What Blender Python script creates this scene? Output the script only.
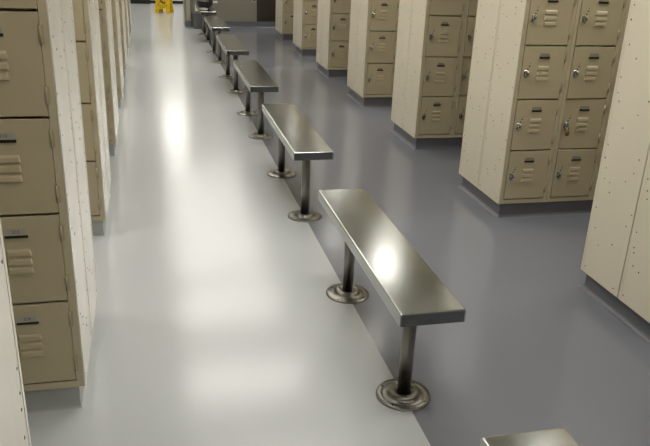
import bpy, bmesh, math, random
from mathutils import Matrix, Vector

random.seed(7)
scene = bpy.context.scene
for o in list(bpy.data.objects):
    bpy.data.objects.remove(o, do_unlink=True)
COL = scene.collection
PI = math.pi

# ------------------------------------------------------------------ camera
CAM_H, F_PX, PITCH, YAW, ROLL = 1.53586, 722.033, 0.380166, 0.242226, 0.041518
cy, sy, cp, sp = math.cos(YAW), math.sin(YAW), math.cos(PITCH), math.sin(PITCH)
fw = Vector((sy * cp, cy * cp, -sp))
rt = Vector((cy, -sy, 0))
up = rt.cross(fw)
rt2 = math.cos(ROLL) * rt + math.sin(ROLL) * up
up2 = -math.sin(ROLL) * rt + math.cos(ROLL) * up
cam_data = bpy.data.cameras.new('camera')
cam = bpy.data.objects.new('camera', cam_data)
COL.objects.link(cam)
m = Matrix.Identity(4)
for i in range(3):
    m[i][0] = rt2[i]; m[i][1] = up2[i]; m[i][2] = -fw[i]
m[2][3] = CAM_H
cam.matrix_world = m
cam_data.sensor_fit = 'HORIZONTAL'
cam_data.sensor_width = 36.0
cam_data.lens = 36.0 * F_PX / 650.0
cam_data.clip_start = 0.02
cam_data.clip_end = 100
scene.camera = cam

# ------------------------------------------------------------------ world, exposure
world = bpy.data.worlds.new('world')
scene.world = world
world.use_nodes = True
world.node_tree.nodes['Background'].inputs[0].default_value = (0.9, 0.92, 1.0, 1)
world.node_tree.nodes['Background'].inputs[1].default_value = 0.03
scene.view_settings.view_transform = 'Standard'
scene.view_settings.look = 'None'
scene.view_settings.gamma = 1
scene.view_settings.exposure = 0.23
scene.view_settings.use_curve_mapping = False
TUBE_STRENGTH = 16.0
TUBE_COLOR = (1.0, 0.965, 0.895)
CEIL_Z = 2.55

# ------------------------------------------------------------------ measured layout
X_BENCH = 0.827; BENCH_W = 0.22; BENCH_L = 1.184; BENCH_T = 0.045; BENCH_H = 0.445; POST_IN = 0.192
X_SPLIT = 0.826
X_RIGHT = 1.959
RIGHT_Y = [2.168, 3.661, 5.134, 6.619, 8.112, 9.646, 11.163]
X_LEFT = -0.279
LEFT_Y = [0.665, 2.169, 3.691, 5.174, 6.68, 8.18, 9.68, 11.18]
PITCH_X = 0.305; TIER = 0.298; KICK = 0.093; TOP = 1.935
WALL_Y = 12.73

# ------------------------------------------------------------------ materials
def lin(c):
    return tuple((v / 12.92 if v <= 0.04045 else ((v + 0.055) / 1.055) ** 2.4) for v in c)

def mat(name, rgb, rough=0.5, metal=0.0, spec=0.5, noise=0.0, nscale=8.0, bump=0.0, bscale=200.0,
        stretch=None, rvar=0.0, coat=0.0):
    mt = bpy.data.materials.new(name); mt.use_nodes = True
    nt = mt.node_tree; b = nt.nodes['Principled BSDF']
    c = lin(rgb)
    b.inputs['Base Color'].default_value = (*c, 1)
    b.inputs['Roughness'].default_value = rough
    b.inputs['Metallic'].default_value = metal
    b.inputs['Specular IOR Level'].default_value = spec
    if coat:
        b.inputs['Coat Weight'].default_value = coat
        b.inputs['Coat Roughness'].default_value = 0.12
    tc = nt.nodes.new('ShaderNodeTexCoord'); mp = nt.nodes.new('ShaderNodeMapping')
    nt.links.new(tc.outputs['Object'], mp.inputs['Vector'])
    if stretch: mp.inputs['Scale'].default_value = stretch
    if noise or rvar:
        n = nt.nodes.new('ShaderNodeTexNoise'); n.inputs['Scale'].default_value = nscale
        n.inputs['Detail'].default_value = 6
        nt.links.new(mp.outputs[0], n.inputs['Vector'])
    if noise:
        r = nt.nodes.new('ShaderNodeValToRGB')
        r.color_ramp.elements[0].position = 0.3; r.color_ramp.elements[1].position = 0.7
        r.color_ramp.elements[0].color = (*[v * (1 - noise) for v in c], 1)
        r.color_ramp.elements[1].color = (*[min(1, v * (1 + noise * .6)) for v in c], 1)
        nt.links.new(n.outputs['Fac'], r.inputs[0]); nt.links.new(r.outputs[0], b.inputs['Base Color'])
    if rvar:
        mr = nt.nodes.new('ShaderNodeMapRange')
        mr.inputs['From Min'].default_value = 0.3; mr.inputs['From Max'].default_value = 0.7
        mr.inputs['To Min'].default_value = rough - rvar; mr.inputs['To Max'].default_value = rough + rvar
        nt.links.new(n.outputs['Fac'], mr.inputs['Value']); nt.links.new(mr.outputs[0], b.inputs['Roughness'])
    if bump:
        n2 = nt.nodes.new('ShaderNodeTexNoise'); n2.inputs['Scale'].default_value = bscale
        n2.inputs['Detail'].default_value = 3
        bp = nt.nodes.new('ShaderNodeBump'); bp.inputs['Strength'].default_value = bump
        bp.inputs['Distance'].default_value = 0.002
        nt.links.new(mp.outputs[0], n2.inputs['Vector'])
        nt.links.new(n2.outputs['Fac'], bp.inputs['Height']); nt.links.new(bp.outputs[0], b.inputs['Normal'])
    return mt

M = {}
M['floor_light'] = mat('light_grey_epoxy', (0.725, 0.738, 0.742), 0.18, noise=0.006, nscale=1.2, bump=0.22, bscale=55)
M['floor_dark'] = mat('blue_grey_epoxy', (0.465, 0.475, 0.505), 0.17, noise=0.012, nscale=1.0, bump=0.06, bscale=45)
M['curb_dark'] = mat('blue_grey_curb_paint', (0.40, 0.405, 0.43), 0.3, noise=0.06, nscale=6, bump=0.2)
M['curb_light'] = mat('light_grey_curb_paint', (0.66, 0.67, 0.66), 0.35, noise=0.06, nscale=6, bump=0.2)
M['paint'] = mat('tan_locker_paint', (0.72, 0.68, 0.575), 0.35, noise=0.035, nscale=5, bump=0.10, bscale=500)
M['door'] = mat('tan_door_paint', (0.70, 0.655, 0.545), 0.36, noise=0.03, nscale=6, bump=0.10, bscale=500)
M['panel'] = mat('cream_end_panel_paint', (0.845, 0.815, 0.735), 0.24, noise=0.03, nscale=2.2, bump=0.03, bscale=60, stretch=(1, 1, .35), rvar=0.03)
M['panel_left'] = mat('off_white_end_panel_paint', (0.88, 0.86, 0.81), 0.20, noise=0.05, nscale=2.0, bump=0.03, bscale=60, stretch=(1, 1, .3), rvar=0.05)
M['hole'] = mat('dark_hole', (0.12, 0.11, 0.10), 0.8, noise=0.1)
M['steel'] = mat('brushed_stainless', (0.70, 0.71, 0.70), 0.18, metal=1.0, noise=0.03, nscale=14, bump=0.03, bscale=120, stretch=(1, .04, 1), rvar=0.02)
M['steel_post'] = mat('stainless_post', (0.53, 0.52, 0.495), 0.32, metal=1.0, noise=0.03, nscale=20, stretch=(1, 1, .1))
M['chrome'] = mat('worn_chrome', (0.72, 0.73, 0.72), 0.22, metal=1.0, noise=0.1, nscale=60)
M['brass'] = mat('brass', (0.55, 0.42, 0.22), 0.35, metal=0.8, noise=0.1, nscale=60)
M['plate'] = mat('engraved_aluminium', (0.60, 0.59, 0.55), 0.55, metal=0.0, noise=0.08, nscale=40)
M['black'] = mat('black_plastic', (0.06, 0.06, 0.06), 0.45, noise=0.1)
M['ink'] = mat('black_ink', (0.09, 0.08, 0.07), 0.7, noise=0.05)
M['wall'] = mat('tan_wall_paint', (0.53, 0.51, 0.455), 0.5, noise=0.04, nscale=3, bump=0.1)
M['wall_cream'] = mat('cream_wall_paint', (0.72, 0.70, 0.63), 0.4, noise=0.04, nscale=3, bump=0.1)
M['wall_grey'] = mat('pale_grey_wall_paint', (0.90, 0.90, 0.88), 0.5, noise=0.04, nscale=3, bump=0.1)
M['wall_mid'] = mat('mid_grey_wall_paint', (0.52, 0.52, 0.51), 0.5, noise=0.04, nscale=3, bump=0.1)
M['hinge'] = mat('tan_hinge_paint', (0.66, 0.615, 0.51), 0.6, noise=0.03, nscale=20)
M['brown'] = mat('dark_brown_laminate', (0.22, 0.20, 0.16), 0.4, noise=0.12, nscale=6)
M['ceiling'] = mat('white_ceiling_tile', (0.80, 0.79, 0.75), 0.9, noise=0.04, nscale=30, bump=0.4, bscale=90)
M['base_black'] = mat('black_rubber_base', (0.07, 0.07, 0.07), 0.5, noise=0.1)
M['yellow'] = mat('yellow_plastic', (0.93, 0.77, 0.05), 0.4, noise=0.04, nscale=12, bump=0.05)
M['bin'] = mat('slate_grey_plastic', (0.37, 0.39, 0.39), 0.5, noise=0.06, nscale=14)
M['bin_light'] = mat('mid_grey_plastic', (0.47, 0.48, 0.46), 0.45, noise=0.06, nscale=14)
M['white'] = mat('white_paper', (0.86, 0.86, 0.84), 0.6, noise=0.03, nscale=20)
M['cloth_black'] = mat('black_nylon', (0.11, 0.115, 0.12), 0.65, noise=0.25, nscale=18, bump=0.6, bscale=90)
M['cloth_grey'] = mat('grey_mesh_cloth', (0.42, 0.42, 0.41), 0.7, noise=0.25, nscale=24, bump=0.6, bscale=120)
M['fixture'] = mat('white_fixture_enamel', (0.85, 0.85, 0.83), 0.4, noise=0.02)
em = bpy.data.materials.new('lit_diffuser'); em.use_nodes = True
eb = em.node_tree.nodes['Principled BSDF']
eb.inputs['Base Color'].default_value = (.9, .9, .9, 1)
eb.inputs['Emission Color'].default_value = (*TUBE_COLOR, 1)
eb.inputs['Emission Strength'].default_value = TUBE_STRENGTH
M['lit'] = em

# ------------------------------------------------------------------ mesh helpers
def box(bm, x0, x1, y0, y1, z0, z1, mi=0):
    v = [bm.verts.new(p) for p in ((x0, y0, z0), (x1, y0, z0), (x1, y1, z0), (x0, y1, z0),
                                   (x0, y0, z1), (x1, y0, z1), (x1, y1, z1), (x0, y1, z1))]
    fs = []
    for q in ((0, 3, 2, 1), (4, 5, 6, 7), (0, 1, 5, 4), (1, 2, 6, 5), (2, 3, 7, 6), (3, 0, 4, 7)):
        f = bm.faces.new([v[i] for i in q]); f.material_index = mi; fs.append(f)
    return v, fs

def bevbox(bm, x0, x1, y0, y1, z0, z1, r=0.002, seg=2, mi=0):
    v, fs = box(bm, x0, x1, y0, y1, z0, z1, mi)
    es = list({e for f in fs for e in f.edges})
    bmesh.ops.bevel(bm, geom=es, offset=r, segments=seg, affect='EDGES', profile=0.6, clamp_overlap=True)

def cyl(bm, c, r, h, axis='Z', n=20, mi=0, r2=None, smooth=True):
    r2 = r if r2 is None else r2
    def P(a, rr, t):
        u, v = rr * math.cos(a), rr * math.sin(a)
        if axis == 'Z': return (c[0] + u, c[1] + v, c[2] + t)
        if axis == 'Y': return (c[0] + u, c[1] + t, c[2] + v)
        return (c[0] + t, c[1] + u, c[2] + v)
    A = [bm.verts.new(P(2 * PI * i / n, r, 0)) for i in range(n)]
    B = [bm.verts.new(P(2 * PI * i / n, r2, h)) for i in range(n)]
    for i in range(n):
        f = bm.faces.new((A[i], A[(i + 1) % n], B[(i + 1) % n], B[i])); f.material_index = mi; f.smooth = smooth
    f = bm.faces.new(A[::-1]); f.material_index = mi
    f = bm.faces.new(B); f.material_index = mi

def lathe(bm, c, prof, n=32, mi=0):
    rings = []
    for r, z in prof:
        if r < 1e-6: rings.append([bm.verts.new((c[0], c[1], c[2] + z))])
        else: rings.append([bm.verts.new((c[0] + r * math.cos(2 * PI * i / n), c[1] + r * math.sin(2 * PI * i / n), c[2] + z)) for i in range(n)])
    for a, b in zip(rings, rings[1:]):
        for i in range(n):
            j = (i + 1) % n
            if len(a) == 1 and len(b) == 1: continue
            if len(a) == 1: f = bm.faces.new((a[0], b[j], b[i]))
            elif len(b) == 1: f = bm.faces.new((a[i], a[j], b[0]))
            else: f = bm.faces.new((a[i], a[j], b[j], b[i]))
            f.smooth = True; f.material_index = mi

def extrude_poly(bm, pts, y0, y1, mi=0):
    # pts in (x, z), extruded along y
    a = [bm.verts.new((x, y0, z)) for x, z in pts]; b = [bm.verts.new((x, y1, z)) for x, z in pts]
    n = len(pts)
    for i in range(n):
        f = bm.faces.new((a[i], b[i], b[(i + 1) % n], a[(i + 1) % n])); f.material_index = mi
    f = bm.faces.new(a); f.material_index = mi
    f = bm.faces.new(b[::-1]); f.material_index = mi

def mesh(name, bm, mats):
    bmesh.ops.recalc_face_normals(bm, faces=bm.faces)
    me = bpy.data.meshes.new(name); bm.to_mesh(me); bm.free()
    for q in (mats if isinstance(mats, (list, tuple)) else [mats]): me.materials.append(q)
    return me

def obj(name, me, parent=None, loc=(0, 0, 0), rot=(0, 0, 0)):
    if isinstance(me, tuple): me = mesh(name, *me)
    o = bpy.data.objects.new(name, me); COL.objects.link(o)
    o.location = loc; o.rotation_euler = rot
    if parent: o.parent = parent
    return o

def thing(name, label, cat, loc=(0, 0, 0), rz=0, group=None):
    o = bpy.data.objects.new(name, None); COL.objects.link(o)
    o.empty_display_size = 0.1
    o.location = loc; o.rotation_euler = (0, 0, rz)
    o['label'] = label; o['category'] = cat
    if group: o['group'] = group
    return o

def tag(o, label, cat, group=None):
    o['label'] = label; o['category'] = cat
    if group: o['group'] = group
    return o

def struct(name, bm, mats, loc=(0, 0, 0)):
    o = obj(name, mesh(name, bm, mats), None, loc); o['kind'] = 'structure'
    return o

# ------------------------------------------------------------------ room shell
XL, XR, YB, YF = -3.2, 5.2, -2.2, 16.75
bm = bmesh.new()
box(bm, XL, X_SPLIT, YB, YF, -0.1, 0.0, 0)
box(bm, X_SPLIT, XR, YB, YF, -0.1, 0.0, 1)
struct('floor', bm, [M['floor_light'], M['floor_dark']])
bm = bmesh.new()
box(bm, XL, XR, YB, YF, CEIL_Z, CEIL_Z + 0.1)
struct('ceiling', bm, M['ceiling'])
bm = bmesh.new(); box(bm, XL - 0.1, XL, YB, YF, 0, CEIL_Z); struct('wall_left', bm, M['wall_cream'])
bm = bmesh.new(); box(bm, XR, XR + 0.1, YB, YF, 0, CEIL_Z); struct('wall_right', bm, M['wall_cream'])
bm = bmesh.new(); box(bm, XL, XR, YB - 0.1, YB, 0, CEIL_Z); struct('wall_back', bm, M['wall_cream'])
bm = bmesh.new(); box(bm, XL, XR, YF, YF + 0.1, 0, CEIL_Z); struct('wall_front', bm, M['wall_grey'])
# black rubber base along the far wall, with a shallow boxed-out part on its left half
bm = bmesh.new()
box(bm, XL, 0.03, YF - 0.16, YF, 0.0, 0.085)
box(bm, 0.03, XR, YF - 0.012, YF, 0.0, 0.06)
struct('baseboard_front', bm, M['base_black'])
bm = bmesh.new(); box(bm, XL, 0.03, YF - 0.15, YF, 0.085, CEIL_Z); struct('trim_1', bm, M['wall_mid'])
# partition wall closing off the benches, cream end on its left
bm = bmesh.new()
bevbox(bm, 0.575, 0.70, WALL_Y, WALL_Y + 0.5, 0.0, CEIL_Z, 0.03, 4, 1)
box(bm, 0.701, 4.6, WALL_Y + 0.001, WALL_Y + 0.12, 0.0, CEIL_Z, 0)
struct('wall_partition', bm, [M['wall'], M['wall_cream']])
def curb_ring(bm, x0, x1, y0, y1, h, toe=0.022, mi=0):
    # painted curb with a small cove where it meets the floor
    prof = [(0.0, 0.0005)]
    for i in range(1, 6):
        a = i / 5 * PI / 2
        prof.append((toe * math.sin(a), 0.0005 + toe * (1 - math.cos(a))))
    prof.append((toe, h))
    rings = []
    for ins, z in prof:
        rings.append([bm.verts.new(p) for p in ((x0 + ins, y0 + ins, z), (x1 - ins, y0 + ins, z), (x1 - ins, y1 - ins, z), (x0 + ins, y1 - ins, z))])
    for a, b in zip(rings, rings[1:]):
        for i in range(4):
            f = bm.faces.new((a[i], a[(i + 1) % 4], b[(i + 1) % 4], b[i])); f.material_index = mi
    f = bm.faces.new(rings[-1]); f.material_index = mi
bm = bmesh.new()
curb_ring(bm, 0.69, 4.6, WALL_Y - 0.03, WALL_Y + 0.14, 0.10)
curb_ring(bm, 0.562, 0.72, WALL_Y - 0.045, WALL_Y + 0.53, 0.10)
struct('baseboard_partition', bm, M['curb_dark'])
bm = bmesh.new(); box(bm, 1.79, 2.9, WALL_Y - 0.008, WALL_Y + 0.01, 0.101, 2.1)
struct('door_1', bm, M['brown'])

# ------------------------------------------------------------------ locker meshes
DW = 0.253; DH = 0.290; DT = 0.016

def louver(bm, xc, zc, w=0.076, h=0.022, d=0.0065):
    # pressed louvre: slopes out from the top, open below
    y = 0.0
    a = [(xc - w / 2 + .004, y, zc + h / 2), (xc + w / 2 - .004, y, zc + h / 2),
         (xc + w / 2, y, zc - h / 2), (xc - w / 2, y, zc - h / 2)]
    b = [(xc - w / 2 + .007, y - d * .75, zc + h * .18), (xc + w / 2 - .007, y - d * .75, zc + h * .18),
         (xc + w / 2 - .004, y - d, zc - h / 2 + .002), (xc - w / 2 + .004, y - d, zc - h / 2 + .002)]
    A = [bm.verts.new(p) for p in a]; B = [bm.verts.new(p) for p in b]
    for i in range(4):
        f = bm.faces.new((A[i], A[(i + 1) % 4], B[(i + 1) % 4], B[i])); f.smooth = False
    bm.faces.new(B)

def door_mesh():
    # local origin at the hinge edge (right), bottom of the door, front face at y=0
    bm = bmesh.new()
    bevbox(bm, -DW, 0, 0, DT, 0, DH, 0.0022, 2)
    for k in range(3):
        louver(bm, -DW / 2, 0.174 - 0.0295 * k)
    # small dark fixing holes by the latch
    for (x, z) in ((-DW + 0.044, 0.182), (-DW + 0.036, 0.166)):
        cyl(bm, (x, -0.0004, z), 0.0042, 0.001, 'Y', 10, 1)
    cyl(bm, (-DW + 0.047, -0.0004, 0.196), 0.0026, 0.001, 'Y', 8, 1)
    return mesh('door', bm, [M['door'], M['hole']])

def latch_mesh():
    bm = bmesh.new()
    c = (-DW + 0.023, 0, 0.142)
    bevbox(bm, c[0] - 0.010, c[0] + 0.010, -0.003, 0, c[2] - 0.019, c[2] + 0.017, 0.001, 1)
    cyl(bm, (c[0], -0.018, c[2]), 0.0085, 0.016, 'Y', 16)
    cyl(bm, (c[0], -0.021, c[2]), 0.0105, 0.004, 'Y', 16)
    bevbox(bm, c[0] + 0.006, c[0] + 0.017, -0.012, -0.002, c[2] + 0.006, c[2] + 0.012, 0.001, 1)
    bevbox(bm, c[0] - 0.004, c[0] + 0.004, -0.014, -0.002, c[2] - 0.026, c[2] - 0.012, 0.001, 1)
    cyl(bm, (c[0], -0.0216, c[2]), 0.0035, 0.001, 'Y', 8, 1)
    return mesh('latch', bm, [M['chrome'], M['hole']])

def plate_mesh():
    bm = bmesh.new()
    xc, zt, w = -DW / 2, 0.252, 0.066
    # number plate tilted over a black finger recess
    a = [(xc - w / 2 + .006, -0.001, zt), (xc + w / 2 - .006, -0.001, zt), (xc + w / 2, -0.007, zt - .019), (xc - w / 2, -0.007, zt - .019)]
    A = [bm.verts.new(p) for p in a]; B = [bm.verts.new((p[0], 0.0, p[2])) for p in a]
    bm.faces.new(A); bm.faces.new(B[::-1])
    for i in range(4): bm.faces.new((A[i], A[(i + 1) % 4], B[(i + 1) % 4], B[i]))
    box(bm, xc - w / 2, xc + w / 2, -0.0045, 0, zt - .0285, zt - .0192, 1)
    return mesh('number_plate', bm, [M['plate'], M['black']])

def dark_plate_mesh(arch):
    bm = bmesh.new()
    xc, zt, w = -DW / 2, 0.252, 0.060
    pts = [(xc - w / 2 + .005, zt), (xc - w / 2, zt - .017), (xc + w / 2, zt - .017), (xc + w / 2 - .005, zt)] if not arch else []
    for i in range(9 if arch else 0):
        a = PI * i / 8
        pts.append((xc + (w / 2 - .004) * math.copysign(abs(math.cos(a)) ** .55, math.cos(a)), zt - .017 + .016 * math.sin(a) ** .7 if 0 < i < 8 else zt - .017))
    A = [bm.verts.new((x, -0.001 - (zt - z) * .3, z)) for x, z in pts]; B = [bm.verts.new((x, 0.0, z)) for x, z in pts]
    bm.faces.new(A); bm.faces.new(B[::-1]); n = len(A)
    for i in range(n): bm.faces.new((A[i], A[(i + 1) % n], B[(i + 1) % n], B[i]))
    box(bm, xc - w / 2, xc + w / 2, -0.0055, 0, zt - .0275, zt - .0172, 1)
    return mesh('number_plate', bm, [M['cup'], M['black']])
M['cup'] = mat('dull_grey_plate', (0.50, 0.48, 0.42), 0.5, metal=0.2, noise=0.1, nscale=40)

def one_hinge_mesh():
    bm = bmesh.new()
    cyl(bm, (0.0015, -0.0015, 0), 0.0034, 0.052, 'Z', 10)
    box(bm, 0.001, 0.012, -0.0018, 0.0005, 0, 0.052)
    return mesh('hinge', bm, M['hinge'])

ME_DOOR = door_mesh(); ME_LATCH = latch_mesh(); ME_PLATE = plate_mesh(); ME_DARK = dark_plate_mesh(False); ME_ARCH = dark_plate_mesh(True); ME_HINGE = one_hinge_mesh()

def lettering(name, cu):
    tmp = bpy.data.objects.new('tmp', cu)
    me = bpy.data.meshes.new_from_object(tmp)
    bpy.data.objects.remove(tmp)
    me.name = name
    o = bpy.data.objects.new(name, me); COL.objects.link(o)
    return o

def digits(text, parent, size=0.0125):
    cu = bpy.data.curves.new('plate_number', 'FONT'); cu.body = text; cu.size = size
    cu.align_x = 'CENTER'; cu.align_y = 'CENTER'; cu.extrude = 0.0002; cu.space_character = 1.1
    cu.materials.append(M['ink'])
    o = lettering('plate_number', cu)
    o.parent = parent
    tilt = math.atan2(0.006, 0.019)
    o.location = (-DW / 2, -0.0046, 0.243); o.rotation_euler = (PI / 2 - tilt, 0, 0)
    return o

def cabinet_mesh(cols, depth, side):
    # frame, shelves and back of a whole bank. Local x grows away from the aisle end (x=0 at the panel face), y=0 front
    bm = bmesh.new()
    W = cols * PITCH_X
    t = 0.0012
    def X(a, b): return (a, b) if side > 0 else (-b, -a)
    # carcass: back faces, top, bottom
    for y0, y1 in ((depth - 0.003, depth), (depth / 2 - 0.004, depth / 2 + 0.004)):
        x0, x1 = X(0.002, W); box(bm, x0, x1, y0, y1, KICK, TOP)
    x0, x1 = X(0.002, W)
    box(bm, x0, x1, 0.001, depth, TOP - 0.003, TOP)
    box(bm, x0, x1, 0.001, depth, KICK, KICK + 0.003)
    x0, x1 = X(W - 0.002, W); box(bm, x0, x1, 0.001, depth, KICK, TOP)
    for c in range(cols):
        for k in range(1, 6):
            x0, x1 = X(c * PITCH_X + 0.004, (c + 1) * PITCH_X - 0.004)
            box(bm, x0, x1, 0.022, depth / 2 - 0.004, 0.121 + k * TIER - 0.002, 0.121 + k * TIER + 0.001)
        # partition between columns
        if c:
            x0, x1 = X(c * PITCH_X - 0.001, c * PITCH_X + 0.001); box(bm, x0, x1, 0.02, depth / 2, KICK, TOP)
        # stiles: each column has its own pair, with a hairline between neighbours
        if side > 0: xa = c * PITCH_X; 
        else: xa = -(c + 1) * PITCH_X
        bevbox(bm, xa + 0.0005, xa + 0.0235, 0, 0.02, KICK, TOP, 0.0012, 1)
        bevbox(bm, xa + 0.2815, xa + 0.3045, 0, 0.02, KICK, TOP, 0.0012, 1)
        bevbox(bm, xa + 0.0236, xa + 0.2814, 0.0003, 0.02, KICK, 0.119, 0.0012, 1)
        bevbox(bm, xa + 0.0236, xa + 0.2814, 0.0003, 0.02, 0.121 + 6 * TIER - 0.001, TOP, 0.0012, 1)
    return bm

def panel_mesh(d, side, seed, near):
    # one sheet-steel end panel: folded front edge, perforated with fixing holes. y from 0 to d
    rnd = random.Random(seed)
    bm = bmesh.new()
    th = 0.0025
    x0, x1 = (-th, 0.0) if side > 0 else (0.0, th)
    xo = x0 if side > 0 else x1
    bevbox(bm, x0, x1, 0.0, d, KICK - 0.002, TOP, 0.0008, 1)
    # raised flanges along both vertical edges
    fx = (x0 - 0.0015, x0) if side > 0 else (x1, x1 + 0.0015)
    bevbox(bm, fx[0], fx[1], 0.001, 0.030, KICK, TOP, 0.0005, 1)
    bevbox(bm, fx[0], fx[1], d - 0.016, d - 0.001, KICK, TOP, 0.0005, 1)
    xh = xo - 0.0018 if side > 0 else xo + 0.0002
    def hole(y, z, r=0.0034, raised=False):
        off = (-0.0017 if side > 0 else 0.0017) if raised else 0
        cyl(bm, (xh + off + (0.0010 if side > 0 else 0), y, z), r, 0.0007, 'X', 8, 1)
    for k in range(7):
        z = 0.118 + k * 0.298 * 1.0
        if z > TOP - .03: break
        hole(0.042 + rnd.uniform(-.004, .004), z, 0.0034)
        hole(d - 0.03, z + .004, 0.0034)
        if rnd.random() < .8: hole(0.015, z + 0.05 + rnd.uniform(0, .02), 0.0034, True)
        for (yy, zz) in ((0.10, 0.16), (0.105, 0.185), (d - 0.05, 0.15), (d - 0.045, 0.20), (0.19, 0.10), (0.20, 0.135), (d - 0.03, 0.235), (0.055, 0.23)):
            if rnd.random() < .72: hole(yy + rnd.uniform(-.006, .006), z + zz + rnd.uniform(-.012, .012), rnd.uniform(.0028, .0042))
    return mesh('end_panel', bm, [M['panel'] if side > 0 else M['panel_left'], M['hole']])

BANK_GROUP_R = 'double-sided locker banks along the right of the aisle'
BANK_GROUP_L = 'double-sided locker banks along the left of the aisle'

def bank(side, x, y, depth, label, idx, cols, group, numbers=None, ajar=(), sharp=True):
    t = thing('locker_bank', label, 'lockers', (x, y, 0), 0, group)
    obj('cabinet_frame', (cabinet_mesh(cols, depth, side), M['paint']), t)
    h = depth / 2
    for j in range(2):
        obj('end_panel', panel_mesh(h - 0.003, side, 100 * idx + j + (50 if side < 0 else 0), True), t, (0, j * (h + 0.002), 0))
    for c in range(cols):
        for k in range(6):
            z = 0.121 + k * TIER + 0.004
            if side > 0: hx = c * PITCH_X + 0.0240 + DW + 0.0025
            else: hx = -(c * PITCH_X) - 0.0245
            open_a = 0
            for (ac, ak, aa) in ajar:
                if (ac, ak) == (c, k): open_a = aa
            d = obj('door', ME_DOOR, t, (hx, -0.003, z), (0, 0, open_a))
            obj('latch', ME_LATCH, d)
            n = (numbers or {}).get((c, k))
            if side < 0:
                pl = obj('number_plate', ME_PLATE, d)
                if n: pl['label'] = 'grey plate engraved ' + n
                if n:
                    cu = digits(n, d)
            else:
                obj('number_plate', ME_DARK if idx < 2 else ME_ARCH, d)
            for hz in (0.034, 0.205):
                obj('hinge', ME_HINGE, d, (0, 0, hz))
    return t

R_LAB = [
    'nearest right-hand locker bank, cut by the photo edge, showing only its cream end panels',
    'second right-hand locker bank, two door columns in view, brass padlock on one door',
    'third right-hand locker bank from the camera, second column partly hidden and one door slightly ajar',
    'fourth right-hand locker bank, its far end level with the middle of the bench row',
    'fifth right-hand locker bank from the camera, three doors showing behind the fourth bank',
    'sixth right-hand locker bank, second farthest, narrow tan sliver of doors',
    'farthest right-hand locker bank, standing just before the dark brown door']
for i, y in enumerate(RIGHT_Y):
    aj = ()
    if i == 1: aj = ((1, 1, -math.radians(2.2)),)
    if i == 2: aj = ((1, 1, -math.radians(4.5)),)
    bank(1, X_RIGHT, y, 0.6016, R_LAB[i], i, 4, BANK_GROUP_R, None, aj)
L_LAB = [
    'nearest left-hand locker bank, pale end panel showing at lower left corner',
    'left-hand locker bank with number plates 213, 215 and 214 on its doors',
    'third left-hand locker bank, narrow door strip and white end behind the numbered doors',
    'fourth left-hand locker bank, one latch visible beside its thin door strip',
    'fifth left-hand locker bank, thin tan sliver between white end panels',
    'sixth left-hand locker bank, third farthest of the row',
    'seventh left-hand locker bank, second farthest of the row',
    'farthest left-hand locker bank, closest to the yellow floor sign']
for i, y in enumerate(LEFT_Y):
    nums = {(0, 2): '213', (0, 1): '215', (0, 0): '214'} if i == 1 else None
    bank(-1, X_LEFT + (0.006 if i == 1 else -0.012 if i == 0 else 0), y, 0.68, L_LAB[i], i, 4, BANK_GROUP_L, nums)

# curbs under the banks: painted like the floor on their side
n = 1
for i, y in enumerate(RIGHT_Y):
    n += 1
    bm = bmesh.new(); curb_ring(bm, X_RIGHT - 0.002, X_RIGHT + 4 * PITCH_X + 0.01, y - 0.002, y + 0.6016, KICK - 0.002)
    struct('trim_%d' % n, bm, M['curb_dark'])
for i, y in enumerate(LEFT_Y):
    n += 1
    bm = bmesh.new(); curb_ring(bm, X_LEFT - 4 * PITCH_X - 0.01, X_LEFT - 0.006, y + 0.010, y + 0.68, KICK - 0.002, 0.008)
    struct('trim_%d' % n, bm, M['curb_light'])

# padlock on the ajar door of the second right-hand bank
bm = bmesh.new()
bevbox(bm, -0.0135, 0.0135, -0.008, 0.008, -0.046, -0.018, 0.007, 4, 0)
sh = []
for i in range(13):
    a = PI * i / 12
    sh.append((0.009 * math.cos(a), -0.006 + 0.010 * math.sin(a)))
path = [(0.009, -0.02)] + sh + [(-0.009, -0.02)]
ringv = []
for k, (px_, pz_) in enumerate(path):
    nx, nz = (path[min(k + 1, len(path) - 1)][0] - path[max(k - 1, 0)][0], path[min(k + 1, len(path) - 1)][1] - path[max(k - 1, 0)][1])
    l = math.hypot(nx, nz); tx, tz = nx / l, nz / l
    ringv.append([bm.verts.new((px_ - tz * 0.0024 * math.cos(b), 0.0024 * math.sin(b), pz_ + tx * 0.0024 * math.cos(b))) for b in [2 * PI * j / 8 for j in range(8)]])
for a, b in zip(ringv, ringv[1:]):
    for j in range(8):
        f = bm.faces.new((a[j], a[(j + 1) % 8], b[(j + 1) % 8], b[j])); f.material_index = 1; f.smooth = True
pad = obj('padlock', mesh('padlock', bm, [M['brass'], M['chrome']]), None,
          (X_RIGHT + PITCH_X + 0.047, RIGHT_Y[1] - 0.030, 0.121 + TIER + 0.004 + 0.132), (0, 0, 0.5))
tag(pad, 'small brass padlock hanging from a locker latch in the second right-hand bank', 'padlock')

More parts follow.
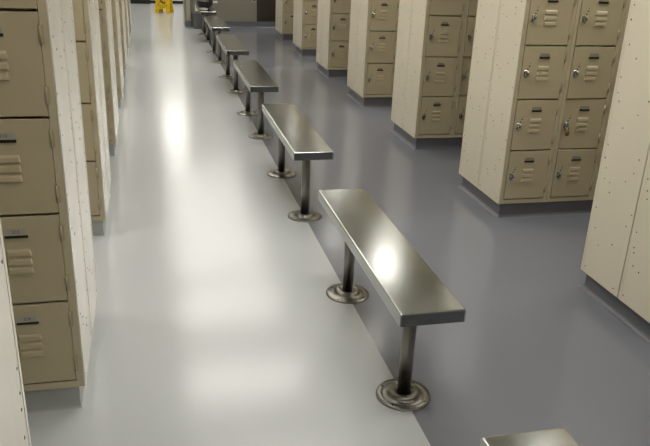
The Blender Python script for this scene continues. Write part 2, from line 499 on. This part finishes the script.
# ------------------------------------------------------------------ benches
def seat_mesh():
    # folded sheet top with turned-down lips, open underneath, y from 0 to L, z=0 underside of the lip
    bm = bmesh.new()
    w, L, T, t = BENCH_W / 2, BENCH_L, BENCH_T, 0.003
    v, fs = box(bm, -w, w, 0, L, 0, T)
    bot = [f for f in fs if all(abs(q.co.z) < 1e-6 for q in f.verts)]
    r = bmesh.ops.inset_region(bm, faces=bot, thickness=0.016, depth=0)
    for f in bot:
        for q in f.verts: q.co.z += 0
    ex = bmesh.ops.extrude_face_region(bm, geom=bot)
    for e in ex['geom']:
        if isinstance(e, bmesh.types.BMVert): e.co.z = T - 0.006
    bmesh.ops.delete(bm, geom=bot, context='FACES')
    es = [e for e in bm.edges if all(abs(abs(q.co.x) - w) < 1e-6 or abs(q.co.y) < 1e-6 or abs(q.co.y - L) < 1e-6 for q in e.verts)
          and (all(abs(q.co.z - T) < 1e-6 for q in e.verts) or abs(e.verts[0].co.z - e.verts[1].co.z) > T * .9)]
    bmesh.ops.bevel(bm, geom=es, offset=0.005, segments=3, affect='EDGES', profile=0.5)
    for f in bm.faces: f.smooth = False
    return mesh('seat', bm, M['steel'])

def post_mesh():
    bm = bmesh.new()
    cyl(bm, (0, 0, 0.006), 0.0245, BENCH_H - 0.006 - 0.008, 'Z', 28)
    # mounting plate under the seat
    bevbox(bm, -0.075, 0.075, -0.05, 0.05, BENCH_H - 0.014, BENCH_H - 0.0065, 0.001, 1)
    return mesh('leg', bm, M['steel_post'])

def flange_mesh():
    bm = bmesh.new()
    lathe(bm, (0, 0, 0), [(0.0, 0.0), (0.098, 0.0), (0.0995, 0.002), (0.098, 0.005), (0.080, 0.007), (0.062, 0.009),
                          (0.058, 0.014), (0.055, 0.021), (0.049, 0.026), (0.040, 0.0275), (0.033, 0.025), (0.029, 0.019), (0.0235, 0.018), (0.0, 0.018)], 40)
    for k in range(4):
        a = PI / 4 + k * PI / 2
        cyl(bm, (0.084 * math.cos(a), 0.084 * math.sin(a), 0.0055), 0.0042, 0.002, 'Z', 10, 1)
    return mesh('base_flange', bm, [M['steel_post'], M['hole']])

ME_SEAT, ME_POST, ME_FLANGE = seat_mesh(), post_mesh(), flange_mesh()
B_LAB = [
    'nearest steel bench, only the far corner of its seat showing at the bottom edge',
    'large steel bench in front, its whole seat and both round floor flanges in view',
    'second whole steel bench from the camera, bright reflections across its seat',
    'third whole steel bench from the camera, plain pale seat, midway along the row',
    'fourth whole steel bench from camera, small seat with white glare at near end',
    'steel bench before the last one, just in front of the grey bin',
    'farthest steel bench, carrying the black bag']
def copy_bench(root, y):
    r = root.copy(); COL.objects.link(r); r.location = (X_BENCH, y, 0)
    for ch in list(root.children):
        c = ch.copy(); COL.objects.link(c); c.parent = r
        for g in ch.children:
            d = g.copy(); COL.objects.link(d); d.parent = c
    return r
bench = thing('locker_room_bench', B_LAB[0], 'bench', (X_BENCH, 1.8697 - 1.781, 0), 0, 'steel pedestal benches down the middle of the aisle')
obj('seat', ME_SEAT, bench, (0, 0, BENCH_H - BENCH_T))
for yy in (POST_IN, BENCH_L - POST_IN):
    lg = obj('leg', ME_POST, bench, (0, yy, 0))
    obj('base_flange', ME_FLANGE, lg)
BENCH_Y = [1.8697 - 1.781, 1.8697, 3.6595, 5.4408, 7.1949, 8.99, 10.79]
for k in range(1, 7):
    b = copy_bench(bench, BENCH_Y[k]); b['label'] = B_LAB[k]

# ------------------------------------------------------------------ things at the far end
# wet floor sign
def sign():
    t = thing('wet_floor_sign', 'yellow folding wet floor sign standing open at the far end', 'sign', (0.286, 14.89, 0), math.radians(-18))
    H, B, Tw, sp_ = 0.62, 0.30, 0.22, 0.15
    def leaf(name, sgn):
        bm = bmesh.new()
        th = 0.012
        # outline in (x, z): two feet with a cut-out between them
        out = [(-B / 2, 0), (-B / 2 + .08, 0), (-B / 2 + .085, .085), (B / 2 - .085, .085), (B / 2 - .08, 0), (B / 2, 0),
               (Tw / 2, H - .05), (Tw / 2 - .03, H), (.05, H), (.04, H - .04), (-.04, H - .04), (-.05, H), (-Tw / 2 + .03, H), (-Tw / 2, H - .05)]
        extrude_poly(bm, out, 0, th, 0)
        # raised rim
        o = obj(name, mesh(name, bm, M['yellow']), t)
        ang = math.atan2(sp_ * .93, H)
        o.rotation_euler = (-sgn * ang, 0, 0)
        o.location = (0, -sgn * sp_ if sgn > 0 else sp_ - th, 0)
        return o
    f = leaf('front_panel', 1); b = leaf('rear_panel', -1)
    # dark print on the front: a falling figure, a warning triangle outline and text lines
    bm = bmesh.new()
    def bar(x0, z0, x1, z1, w):
        dx, dz = x1 - x0, z1 - z0; l = math.hypot(dx, dz); nx, nz = -dz / l * w / 2, dx / l * w / 2
        vs = [bm.verts.new((x, -0.0006, z)) for x, z in ((x0 + nx, z0 + nz), (x1 + nx, z1 + nz), (x1 - nx, z1 - nz), (x0 - nx, z0 - nz))]
        bm.faces.new(vs)
    cyl(bm, (-.035, -0.0008, .245), .016, .0008, 'Y', 14)
    bar(-.03, .228, .02, .19, .026); bar(.015, .195, .055, .215, .016); bar(.015, .19, .05, .17, .016)
    bar(-.02, .22, -.055, .20, .010); bar(-.01, .218, .01, .245, .010)
    bar(-.09, .14, .09, .14, .006); bar(-.09, .14, 0, .30, .006); bar(.09, .14, 0, .30, .006)
    bar(-.06, .115, .06, .115, .006)
    cyl(bm, (-.115, -0.0008, .05), .009, .0008, 'Y', 12)
    obj('pictogram', mesh('pictogram', bm, M['ink']), f)
sign()

# grey waste bin against the partition wall
t = thing('waste_bin', 'slate grey rectangular waste bin against the wall behind the last bench', 'bin', (0.83, 12.53, 0))
def taper(bm, w0, d0, w1, d1, z0, z1, mi=0, r=0.01):
    v, fs = box(bm, -1, 1, -1, 1, z0, z1, mi)
    for q in v:
        w, d = (w0, d0) if abs(q.co.z - z0) < 1e-6 else (w1, d1)
        q.co.x *= w / 2; q.co.y *= d / 2
    es = [e for f in fs for e in f.edges if abs(e.verts[0].co.z - e.verts[1].co.z) > 1e-4]
    bmesh.ops.bevel(bm, geom=list(set(es)), offset=r, segments=3, affect='EDGES')
bm = bmesh.new(); taper(bm, .25, .25, .28, .28, 0.0, .25, 0, .02)
obj('body', mesh('body', bm, M['bin']), t)
bm = bmesh.new(); taper(bm, .30, .30, .30, .30, .25, .275, 0, .02); taper(bm, .285, .285, .30, .30, .275, .62, 0, .02)
obj('upper_body', mesh('upper_body', bm, M['bin_light']), t)
bm = bmesh.new(); taper(bm, .32, .32, .30, .30, .62, .66, 0, .02); box(bm, -.10, .10, -.09, .09, .66, .672)
obj('lid', mesh('lid', bm, M['bin']), t)
bm = bmesh.new(); box(bm, -.10, -.02, -.1525, -.146, .29, .40)
obj('paper_label', mesh('paper_label', bm, M['white']), t)['label'] = 'white paper label'

# black bag on the farthest bench
bag = thing('black_bag', 'black cloth bag slumped on the farthest bench', 'bag', (0.80, 11.22, BENCH_H))
bm = bmesh.new()
prof = [(0.0, 0.0), (0.055, 0.0), (0.085, 0.015), (0.118, 0.06), (0.128, 0.11), (0.122, 0.15), (0.10, 0.175), (0.05, 0.182), (0.0, 0.178)]
lathe(bm, (0, 0, 0), prof, 28)
rnd = random.Random(3)
for v in bm.verts:
    a = math.atan2(v.co.y, v.co.x); k = .93 + .06 * math.sin(3 * a + 1) + .03 * math.sin(7 * a + v.co.z * 40)
    if v.co.z > 0.001: v.co.x *= k; v.co.y *= k * 1.35; v.co.z *= 1 + .05 * math.sin(2 * a)
for f in bm.faces:
    if f.calc_center_median().z > 0.125: f.material_index = 1
obj('bag_body', mesh('bag_body', bm, [M['cloth_black'], M['cloth_grey']]), bag)
bm = bmesh.new(); bevbox(bm, .12, .185, -.06, -.045, .085, .115, .004, 2)
obj('name_tag', mesh('name_tag', bm, M['white']), bag)['label'] = 'white tag'
bm = bmesh.new()
for s_ in (-1, 1):
    pts = [(-.07 + .14 * i / 14, 0.165 + .05 * math.sin(PI * i / 14)) for i in range(15)]
    rings = []
    for x, z in pts:
        rings.append([bm.verts.new((x, s_ * .05 + .010 * math.cos(b), z + .005 * math.sin(b))) for b in [2 * PI * j / 8 for j in range(8)]])
    for a, b in zip(rings, rings[1:]):
        for j in range(8): bm.faces.new((a[j], a[(j + 1) % 8], b[(j + 1) % 8], b[j])).smooth = True
obj('handle', mesh('handle', bm, M['cloth_grey']), bag)['label'] = 'grey carrying handles'
# white rag beside the bag
bm = bmesh.new()
N = 9
grid = [[bm.verts.new((0.09 * (i / (N - 1) - .5), 0.16 * (j / (N - 1) - .5),
         0.012 + .022 * abs(math.sin(i * 1.3 + j * .7)) + .012 * math.sin(j * 2.1))) for j in range(N)] for i in range(N)]
for i in range(N - 1):
    for j in range(N - 1): bm.faces.new((grid[i][j], grid[i + 1][j], grid[i + 1][j + 1], grid[i][j + 1])).smooth = True
bmesh.ops.solidify(bm, geom=bm.faces[:], thickness=0.006)
zmin = min(v.co.z for v in bm.verts)
for v in bm.verts: v.co.z -= zmin
rag = obj('white_cloth', mesh('white_cloth', bm, M['white']), None, (0.765, 10.92, BENCH_H + 0.0005), (0, 0, 0.2))
tag(rag, 'small crumpled white cloth on the near end of the farthest bench', 'cloth')

# outlet plate on the partition wall
bm = bmesh.new()
bevbox(bm, -.036, .036, -.006, 0, -.058, .058, .002, 2, 0)
for z in (-.02, .02):
    box(bm, -.016, .016, -.0075, -.006, z - .013, z + .013, 1)
o = obj('outlet_plate', mesh('outlet_plate', bm, [M['plate'], M['hole']]), None, (1.745, WALL_Y + .001, 0.47))
tag(o, 'grey electrical outlet plate low on the tan wall beside the dark door', 'outlet')

# ------------------------------------------------------------------ ceiling lights
def make_light():
    t = thing('ceiling_light', 'recessed rectangular fluorescent ceiling light above the lockers', 'ceiling light', (0, 0, CEIL_Z), 0, 'fluorescent ceiling lights')
    bm = bmesh.new()
    W, D = 1.22, 0.31
    for a in ((-W / 2, W / 2, -D / 2, -D / 2 + .03), (-W / 2, W / 2, D / 2 - .03, D / 2), (-W / 2, -W / 2 + .03, -D / 2 + .03, D / 2 - .03), (W / 2 - .03, W / 2, -D / 2 + .03, D / 2 - .03)):
        bevbox(bm, a[0], a[1], a[2], a[3], -.03, -.001, .002, 1)
    obj('frame', mesh('frame', bm, M['fixture']), t)
    bm = bmesh.new(); box(bm, -W / 2 + .03, W / 2 - .03, -D / 2 + .03, D / 2 - .03, -.024, -.002)
    obj('diffuser', mesh('diffuser', bm, M['lit']), t)
    return t
L0 = make_light()
LIGHTS = []
for k in range(11):
    y = -0.1 + 1.5 * k + .05
    LIGHTS.append((0.75, y))
LIGHTS += [(0.75, 15.75), (0.75, 16.3)]  # two extra fixtures, added only to brighten the far wall and its floor glare
for y in (0.3, 3.3, 6.5, 9.4, 12.2):
    LIGHTS.append((2.72 if y == 6.5 else 2.9, y)); LIGHTS.append((-1.6, y))
L0.location = (LIGHTS[0][0], LIGHTS[0][1], CEIL_Z)
for (x, y) in LIGHTS[1:]:
    c = L0.copy(); COL.objects.link(c); c.location = (x, y, CEIL_Z)
    for ch in list(L0.children):
        d = ch.copy(); COL.objects.link(d); d.parent = c
